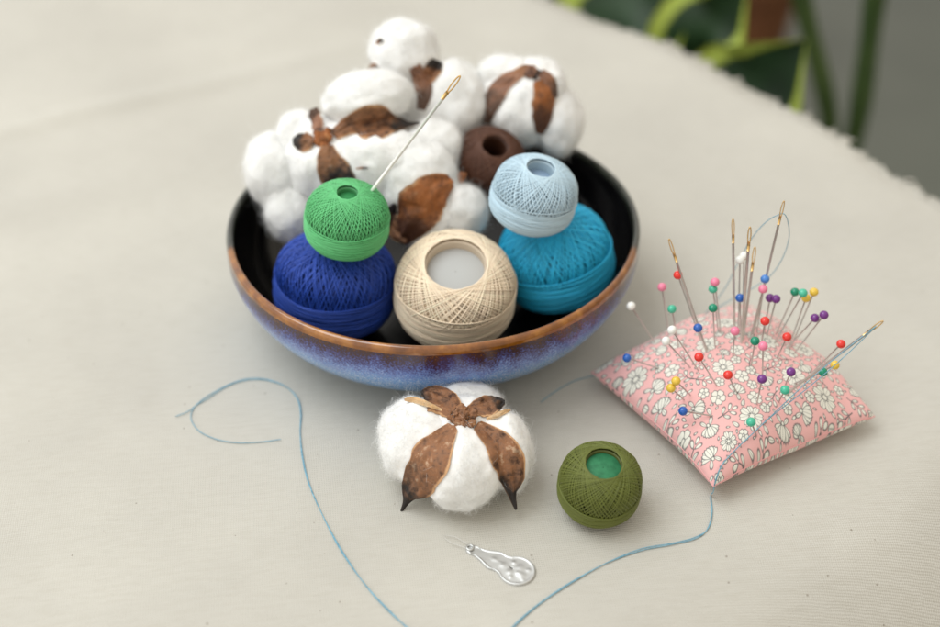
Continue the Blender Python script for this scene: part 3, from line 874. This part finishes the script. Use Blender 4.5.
# colour, head pixel, entry pixel, protruding length factor, label
PINS = [
    ('white', (631, 306), (654, 340), 1.10, 'white-headed pin leaning out farthest left toward the bowl'),
    ('pink', (662, 287), (668, 332), 1.10, 'pink-headed pin highest above the left corner of the pincushion'),
    ('turquoise', (672, 309), (678, 345), 1.15, 'turquoise-headed pin between a pink head and a white head'),
    ('white', (672, 330), (698, 370), 1.2, 'white-headed pin directly below a turquoise head'),
    ('white', (666, 341), (690, 366), 1.3, 'low blurred white-headed pin touching the pincushion back edge'),
    ('red', (678, 275), (702, 345), 1.08, 'red-headed pin behind the leaning needle'),
    ('blue', (698, 328), (707, 348), 1.6, 'blue-headed pin at the foot of the leaning needle'),
    ('pink', (715, 282), (721, 332), 1.10, 'pink-headed pin right above a turquoise head'),
    ('turquoise', (713, 289), (718, 330), 1.12, 'turquoise-headed pin touching the pink head above it'),
    ('green', (713, 308), (715, 345), 1.2, 'dark green-headed pin left of the upright needles'),
    ('white', (740, 260), (738, 330), 1.06, 'lower white-headed pin of the pair between the upright needles'),
    ('white', (744, 256), (743, 328), 1.06, 'upper white-headed pin of the pair between the upright needles'),
    ('blue', (740, 298), (741, 335), 1.15, 'deep blue-headed pin between the upright needles'),
    ('pink', (735, 331), (733, 355), 1.5, 'pink-headed pin at the foot of the upright needles'),
    ('light blue', (765, 279), (757, 330), 1.12, 'light blue-headed pin at the foot of the threaded needle'),
    ('pink', (763, 289), (751, 334), 1.15, 'pink-headed pin just under the light blue head'),
    ('purple', (770, 298), (765, 330), 1.2, 'left purple-headed pin of the pair beside a pink head'),
    ('purple', (776, 299), (768, 334), 1.2, 'right purple-headed pin of the pair beside a pink head'),
    ('red', (765, 321), (760, 352), 1.4, 'red-headed pin below the upper purple pair'),
    ('green', (755, 341), (751, 364), 1.6, 'dark green-headed pin touching a pink head mid cushion'),
    ('pink', (763, 346), (763, 378), 1.5, 'pink-headed pin just right of a dark green head mid cushion'),
    ('green', (795, 292), (777, 332), 1.08, 'dark green-headed pin at the left of the green and yellow cluster'),
    ('turquoise', (803, 293), (775, 342), 1.08, 'turquoise-headed pin in the green and yellow cluster'),
    ('yellow', (806, 298), (790, 345), 1.08, 'lower yellow-headed pin in the green and yellow cluster'),
    ('yellow', (814, 292), (793, 343), 1.08, 'upper yellow-headed pin in the green and yellow cluster'),
    ('purple', (815, 318), (788, 347), 1.08, 'left purple-headed pin of the tilted pair above the right edge'),
    ('purple', (824, 315), (794, 353), 1.08, 'right purple-headed pin of the tilted pair above the right edge'),
    ('red', (787, 337), (778, 356), 1.7, 'red-headed pin below the green and yellow cluster'),
    ('red', (841, 344), (812, 372), 1.10, 'red-headed pin beside the low slanting needle'),
    ('green', (823, 372), (794, 383), 1.12, 'dark green-headed pin beside the rightmost yellow head'),
    ('yellow', (835, 365), (803, 379), 1.10, 'yellow-headed pin nearest the right corner of the pincushion'),
    ('turquoise', (785, 390), (779, 402), 2.4, 'turquoise-headed pin on the slanting thread near the needle foot'),
    ('purple', (791, 372), (786, 384), 2.2, 'purple-headed pin right of centre, left of a dark green head'),
    ('purple', (762, 379), (757, 404), 1.6, 'purple-headed pin at the middle of the pincushion'),
    ('red', (699, 357), (717, 385), 1.5, 'red-headed pin left of centre, nearer the blue head'),
    ('red', (728, 375), (737, 392), 2.0, 'red-headed pin nearest the middle of the pincushion'),
    ('yellow', (676, 381), (690, 394), 1.8, 'upper yellow-headed pin of the pair on the left side'),
    ('yellow', (671, 388), (684, 399), 1.8, 'lower yellow-headed pin of the pair on the left side'),
    ('blue', (627, 358), (658, 368), 1.06, 'blue-headed pin lying nearest the left corner of the pincushion'),
    ('blue', (683, 411), (712, 416), 1.10, 'blue-headed pin lying low on the front left side'),
    ('turquoise', (751, 422), (757, 436), 2.2, 'turquoise-headed pin nearest the front corner, on the blue thread'),
]


def head_point(E, u, v, fac):
    d = ray(u, v); d = d / np.linalg.norm(d); o = CAM - E
    b = d @ o; c0 = o @ o; mn = math.sqrt(max(c0 - b * b, 1e-6)); Ln = max(mn * fac, .55)
    return CAM + d * (-b - math.sqrt(max(Ln * Ln - mn * mn, 0)))


def aim(o, H, E):
    o.location = H * S
    o.rotation_euler = Vector(H - E).to_track_quat('Z', 'Y').to_euler()


for (cn, hp, ep, fac, lab) in PINS:
    E = on_cushion(*ep); H = head_point(E, *hp, fac)
    k = cn
    if k not in PROTO:
        o = PROTO[k] = pin_proto(cn)
    else:
        o = PROTO[k].copy(); COL.objects.link(o)
        for ch in PROTO[k].children:
            c2 = ch.copy(); COL.objects.link(c2); c2.parent = o
    aim(o, H, E); tag(o, lab, 'pin', 'bead-headed pins in the pincushion')

# ------------------------------------------------------------------ needles
nd = NT('needle_steel'); needle_m = nd.set(Base_Color=nd.ramp(nd.noise(300, 3), [(.3, lin(200, 196, 188)), (.7, lin(216, 212, 206))]), Metallic=.7, Roughness=.3)
gold_m = M_plain('needle_gold', lin(224, 186, 124), .28, Metallic=1.0)
bright_m = M_plain('needle_bright', (1, .99, .97, 1), .25, Metallic=.3)


def needle(eye_p, entry_p, label, inside=1.2, r=.055, eye_len=.75, mat=None, gold=True, fac_vec=None, group='sewing needles in the pincushion'):
    D = nrm(eye_p - entry_p); tip = entry_p - D * inside
    root = thing('sewing_needle', tip, label, 'needle', group)
    side = nrm(np.cross(D, BACK)); back = np.cross(side, D)
    e0 = eye_p - D * eye_len
    m = MB(); path = np.array([tip, tip + D * .9, entry_p + D * .2, e0]); v_, f_ = tube(path, [.008, r * .8, r, r], 10); m.add(v_, f_)
    m.build('shaft', mat or needle_m, root)
    m = MB(); tt = np.linspace(0, 2 * math.pi, 40, endpoint=False)
    loop = e0 + D * (eye_len * .5) + np.outer(np.cos(tt), D) * (eye_len * .5) + np.outer(np.sin(tt), side) * r * 1.0 * (1 + .0 * np.cos(tt))[:, None]
    v_, f_ = tube(loop, r * .42, 8, True, ref=np.broadcast_to(back, loop.shape)); m.add(v_, f_)
    path = np.array([e0 - D * .35, e0 - D * .1, e0 + D * .05]); v_, f_ = tube(path, [r * 1.02, r * 1.15, r * 1.1], 10); m.add(v_, f_)
    m.build('eye', gold_m if gold else (mat or needle_m), root)
    return root, loop


def cushion_needle(eye, ent, fac, label, **kw):
    E = on_cushion(*ent); H = head_point(E, *eye, fac)
    return needle(H, E, label, **kw), H


cushion_needle((669, 239), (707, 350), 1.04, 'needle leaning left, alone above the left part of the pincushion')
cushion_needle((733, 219), (734, 335), 1.04, 'upright needle, leftmost of the three standing together')
cushion_needle((750, 227), (741, 342), 1.06, 'tall upright needle, middle of the three standing together', r=.065)
cushion_needle((755, 247), (743, 338), 1.02, 'shorter blurred needle, close behind the middle upright needle', r=.06)
(_, n5loop), n5H = cushion_needle((784, 201), (753, 332), 1.05, 'tallest needle, with a loop of thread through its eye')
(_, n6loop), n6H = cushion_needle((883, 321), (786, 394), 1.12, 'low needle slanting right, trailing a blue thread', r=.06)
ge, gi = Py(374, 188, -3.9), None
gE = Pz(373, 189, 9.2); gH = head_point(gE, 460, 76, 1.06)
needle(gH, gE, 'long shiny needle stuck upright in the bright green thread ball', inside=1.4, r=.078, eye_len=.95, mat=bright_m, group='needles')

# ------------------------------------------------------------------ blue sewing threads
t = NT('thread_dusty_blue'); thr_m = t.set(Base_Color=t.ramp(t.noise(700, 2), [(.35, lin(98, 150, 172)), (.65, lin(132, 180, 200))]), Roughness=.7, Sheen_Weight=.2)


def ground(pts, z=.05):
    P = np.array([Pz(u, v, z) for u, v in pts]); P[:, 2] += cloth_z(P[:, 0], P[:, 1]); return list(P)


main = [(205, 398), (225, 386), (245, 379.5), (265, 379), (285, 386), (297, 398), (301, 413), (300, 432), (302, 456), (309, 483), (322, 515), (341, 550), (366, 586), (390, 612), (413, 633)]
beyond = [(440, 656), (475, 662), (503, 640)]
right = [(520, 621), (542, 602), (571, 583), (605, 564), (640, 551), (670, 545), (694, 539), (707, 530), (712, 514), (711, 497)]
gA = ground([(175, 417), (190, 411)] + main + beyond + right)
gB = ground([(281, 439.5), (262, 442), (240, 443), (220, 440), (203, 433), (193, 424), (191, 415), (196, 406)] + [(u + .9, v + 1.0) for u, v in main] + [(u, v - 3) for u, v in beyond] + [(u + .3, v - 1.3) for u, v in right])
cs = [on_cushion(u, v) + np.array([0, -.05, .09]) for u, v in ((714, 482), (722, 466), (736, 450), (752, 434), (766, 421))]
endp = n6loop.mean(0)
air = lambda off: [cs[-1] + (endp - cs[-1]) * q + np.array([off * math.sin(q * 3.14), 0, .25 * math.sin(q * 3.14)]) for q in (.25, .5, .75, 1.0)]
lead = [np.array([*(gA[-1][:2] * .3 + cs[0][:2] * .7), .55])]
m = MB()
for g, off in ((gA, .0), (gB, .35)):
    jig = .02 if off else -.02
    g = [p_ + np.array([random.gauss(0, .018), random.gauss(0, .018), abs(random.gauss(0, .012))]) for p_ in g]
    P = smooth_poly(g + lead + [c_ + np.array([jig, jig, 0]) for c_ in cs] + air(off), 7)
    v_, f_ = tube(P, .0205, 6, ref=np.broadcast_to(np.array([.1, .05, 1.0]), P.shape)); m.add(v_, f_)
tag(m.build('sewing_thread', thr_m), 'long doubled dusty blue thread curving across the cloth to a needle', 'thread')

tail = ground([(541, 402), (556, 391), (574, 381), (592, 376), (620, 366), (655, 350), (688, 334)], z=.05)
d5 = n5H[1]
loop1 = [(698, 322), (712, 306), (727, 285), (739, 261), (752, 238), (766, 222), (778, 215), (784, 214), (788, 222), (789, 238), (783, 257), (772, 274), (756, 286), (736, 297), (716, 309), (700, 323)]
P5 = []
for q, (u, v) in enumerate(loop1):
    yy = np.interp(q, [0, 7, 15], [tail[-1][1] + .4, n5H[1] + .02, tail[-1][1] + .2]); P5.append(Py(u, v, yy))
P = smooth_poly(tail + P5 + [np.array([*P5[-1][:2] - np.array([.2, -.3]), .2])], 7)
m = MB(); v_, f_ = tube(P, .0205, 6, ref=np.broadcast_to(np.array([.13, .97, .2]), P.shape)); m.add(v_, f_)
tag(m.build('sewing_thread', thr_m), 'short dusty blue thread from behind the pincushion, looped through a needle', 'thread')

# ------------------------------------------------------------------ needle threader
t = NT('threader_tin'); tin_m = t.set(Base_Color=lin(206, 207, 206), Metallic=.95, Roughness=.4, Normal=t.bump(t.noise(260, 3), .25, .03))
p0 = Pz(517, 570, .1); p1 = Pz(470, 548, .1)
ax1 = nrm((p1 - p0)[:2]); ax2 = np.array([-ax1[1], ax1[0]]); Ltot = np.linalg.norm((p1 - p0)[:2])
root = thing('needle_threader', (p0[0], p0[1], 0), 'flat silver needle threader with a stamped oval head', 'needle threader')
out = []
R0 = .76
for a in np.linspace(-2.35, 2.35, 40): out.append((-math.cos(a) * R0, math.sin(a) * R0 * .98))
side = [(.72, .46), (.95, .50), (1.15, .44), (1.45, .30), (1.75, .22), (1.9, .24), (2.02, .22), (2.12, .1)]
side = [(a * Ltot / 2.0, b) for a, b in side]
out = out + side + [(a, -b) for a, b in side[::-1]]
O = smooth_poly(np.array([(a, b, 0) for a, b in out]), 3, closed=True)[:, :2]


def plate(q, z): return np.array([[*(p0[:2] + ax1 * a + ax2 * b), z] for a, b in q])


m = MB(); n_ = len(O); ctr = np.array([.25, 0])
rings = [(1.0, .03), (1.0, .075), (.95, .11), (.88, .075)] + [(k_, .07) for k_ in (.83, .77, .71, .65, .59, .53, .47, .41, .35, .29, .23, .17, .11, .05)]
V = []
blob = [(-.28, .12, .16, .07), (-.05, -.16, .2, .07), (-.4, -.25, .1, .05), (.2, .22, .14, .06), (.05, .42, .08, .05), (.62, .05, .14, .05), (-.1, .1, .1, .05), (1.05, -.03, .09, .05), (-.45, .3, .08, .04), (.3, -.3, .09, .05)]
for k_, z in rings:
    q = ctr + (O - ctr) * k_; zz = np.full(n_, z)
    if k_ < .9:
        for (bx, by, bs, bh) in blob: zz += .55 * bh * np.exp(-((q[:, 0] - bx) ** 2 + (q[:, 1] - by) ** 2) / bs ** 2)
    pp = plate(q, 0); pp[:, 2] = zz; V.append(pp)
m.add(np.vstack(V), [grid_faces(len(rings), n_, cv=True), (np.arange(n_) + (len(rings) - 1) * n_)[None], np.arange(n_)[None, ::-1]])
m.build('plate', tin_m, root)
m = MB(); v_, f_ = tube(plate([(Ltot * 1.0 + .13 * math.cos(a), .13 * math.sin(a)) for a in np.linspace(0, 6.283, 24, endpoint=False)], .13), .05, 8, True); m.add(v_, f_); m.build('rivet', tin_m, root)
m = MB(); wl = smooth_poly(plate([(Ltot + .05, .08), (Ltot + .55, .16), (Ltot + .9, .17), (Ltot + 1.25, .02), (Ltot + .9, -.17), (Ltot + .55, -.16), (Ltot + .05, -.08)], .12), 6)
v_, f_ = tube(wl, .011, 6); m.add(v_, f_); m.build('wire_loop', steel_m, root)

# ------------------------------------------------------------------ plants beyond the table edge
t = NT('leaf_variegated')
ac_ = t.attr('across'); n1 = t.noise(40, 4); n2 = t.noise(14, 3)
ed = t.new('ShaderNodeMapRange', interpolation_type='SMOOTHSTEP'); t.l.new(t.math('ADD', ac_, t.math('MULTIPLY', t.math('SUBTRACT', n1, .5), .12)), ed.inputs[0])
ed.inputs[1].default_value = .62; ed.inputs[2].default_value = .72
mid = t.ramp(n2, [(.35, lin(14, 38, 16)), (.7, lin(32, 64, 28))])
leaf_m = t.set(Base_Color=t.mix(ed.outputs[0], mid, lin(172, 188, 80)), Roughness=.55)
t = NT('cane_green'); cane_m = t.set(Base_Color=t.ramp(t.noise(18, 3), [(.3, lin(52, 74, 36)), (.7, lin(78, 98, 52))]), Roughness=.5)
t = NT('terracotta'); pot_m = t.set(Base_Color=t.ramp(t.noise(24, 4), [(.3, lin(92, 54, 28)), (.7, lin(116, 72, 38))]), Roughness=.8)
soil_m = M_plain('soil', lin(52, 40, 30), .95)


def blade(parent, pts, hw, face, cup=.25):
    """strap leaf along 3D points, facing 'face'"""
    Cs = smooth_poly(pts, 8); n = len(Cs); H = np.maximum(smooth_poly([(h, 0, 0) for h in hw], 8)[:, 0], .05)
    T = nrm(np.gradient(Cs, axis=0)); Sd = nrm(np.cross(T, np.broadcast_to(face, T.shape))); N = np.cross(Sd, T)
    x = np.linspace(-1, 1, 15)
    wv = .25 * np.sin(np.linspace(0, 9, n))[:, None] * x[None] ** 2
    top = Cs[:, None] + Sd[:, None] * (x[None, :, None] * H[:, None, None]) + N[:, None] * (cup * H[:, None] * x[None] ** 2 + wv)[..., None]
    un = top - N[:, None] * (.22 * (1 - .7 * np.abs(x)[None]))[..., None]
    f = grid_faces(n, 15); mm = MB(); ac = np.tile(np.abs(x), n)
    mm.add(np.vstack([top.reshape(-1, 3), un.reshape(-1, 3)]), [f, f[:, ::-1] + n * 15], across=np.tile(ac, 2))
    bd = np.concatenate([np.arange(n) * 15, (n - 1) * 15 + np.arange(1, 15), (np.arange(n - 2, -1, -1)) * 15 + 14, np.arange(13, 0, -1)]); b2 = np.roll(bd, -1)
    mm.F.append(np.stack([bd, b2, b2 + n * 15, bd + n * 15], -1)); mm.M.append(np.zeros(len(bd), int))
    mm.build('leaf', leaf_m, parent)


plant = thing('snake_plant', (20, 52, -62), 'potted snake plant with yellow-edged dark leaves beyond the cloth edge', 'plant')
pot = MB(); v_, f_ = lathe(smooth_poly([(.1, 0), (9, 0), (10, .6), (12.5, 14), (14, 21), (14.6, 21.2), (14.6, 24), (13.4, 24), (12.9, 20)], 4), 64); pot.add(v_ + np.array([20, 52, -62]), f_)
pot.build('pot', pot_m, plant)
so = MB(); v_, f_ = lathe([(0.05, 21), (6, 20.8), (13.2, 20.6)], 48); so.add(v_ + np.array([20, 52, -62]), f_); so.build('soil', soil_m, plant)
for (tipu, tipv, ty, mu, mv, my, bw) in ((806, 40, 33, 728, 128, 37, 5.6), (748, -22, 40, 690, 60, 44, 4.2), (700, -28, 46, 610, 50, 48, 6.0), (596, -70, 52, 560, 10, 54, 5.5), (640, -90, 56, 640, 0, 56, 5.0)):
    tp = Py(tipu, tipv, ty); md = Py(mu, mv, my); b0 = np.array([20 + (md[0] - 18) * .25, 52, -41.5]); lo = md * .45 + b0 * .55
    mid2 = md * .45 + tp * .55
    blade(plant, [b0, lo, md, mid2, tp], [2.2, bw, bw, bw * .72, .15], nrm(np.array([.05, -.62, .78])))

cane = thing('cane_plant', (34, 76, -62), 'potted plant with two bare dark green canes, right of the snake plant', 'plant')
pot = MB(); v_, f_ = lathe(smooth_poly([(.1, 0), (8, 0), (9, .6), (11, 14), (12, 19), (12.4, 20), (11.4, 20), (11.0, 17)], 4), 64); pot.add(v_ + np.array([34, 76, -62]), f_)
pot.build('pot', M_plain('pot_grey', lin(96, 98, 92), .7), cane)
so = MB(); v_, f_ = lathe([(0.05, 18), (6, 17.8), (11.2, 17.6)], 48); so.add(v_ + np.array([34, 76, -62]), f_); so.build('soil', soil_m, cane)
for (u0, v0, u1, v1, rr) in ((800, -10, 829, 140, .9), (876, -10, 850, 150, 1.0)):
    a_ = Py(u0, v0, 56); b_ = Py(u1, v1, 58); dn = nrm(b_ - a_)
    base = np.array([34 + (1 if u0 > 850 else -1) * 2.2, 76, -44]); upp = a_ - dn * 12
    P = smooth_poly([base, b_ * .55 + base * .45, b_, a_, upp], 10)
    mm = MB(); rad = rr * (1 + .06 * np.sin(np.arange(len(P)) * 1.1)); v_, f_ = tube(P, rad, 14); mm.add(v_, f_); mm.build('cane', cane_m, cane)

p_ = Pz(760, -22, -46)
fp = thing('flower_pot', (p_[0], p_[1] + 2, -62), 'orange terracotta flower pot on the floor behind the snake plant', 'flower pot')
pot = MB(); v_, f_ = lathe(smooth_poly([(.1, 0), (4.6, 0), (5.2, .5), (6.6, 10), (7.2, 14), (7.9, 14.2), (7.9, 17), (7.1, 17), (6.8, 14)], 4), 64); pot.add(v_ + np.array([p_[0], p_[1] + 2, -62]), f_)
pot.build('pot', pot_m, fp)
so = MB(); v_, f_ = lathe([(0.05, 15.4), (4, 15.2), (6.9, 14.8)], 48); so.add(v_ + np.array([p_[0], p_[1] + 2, -62]), f_); so.build('soil', soil_m, fp)
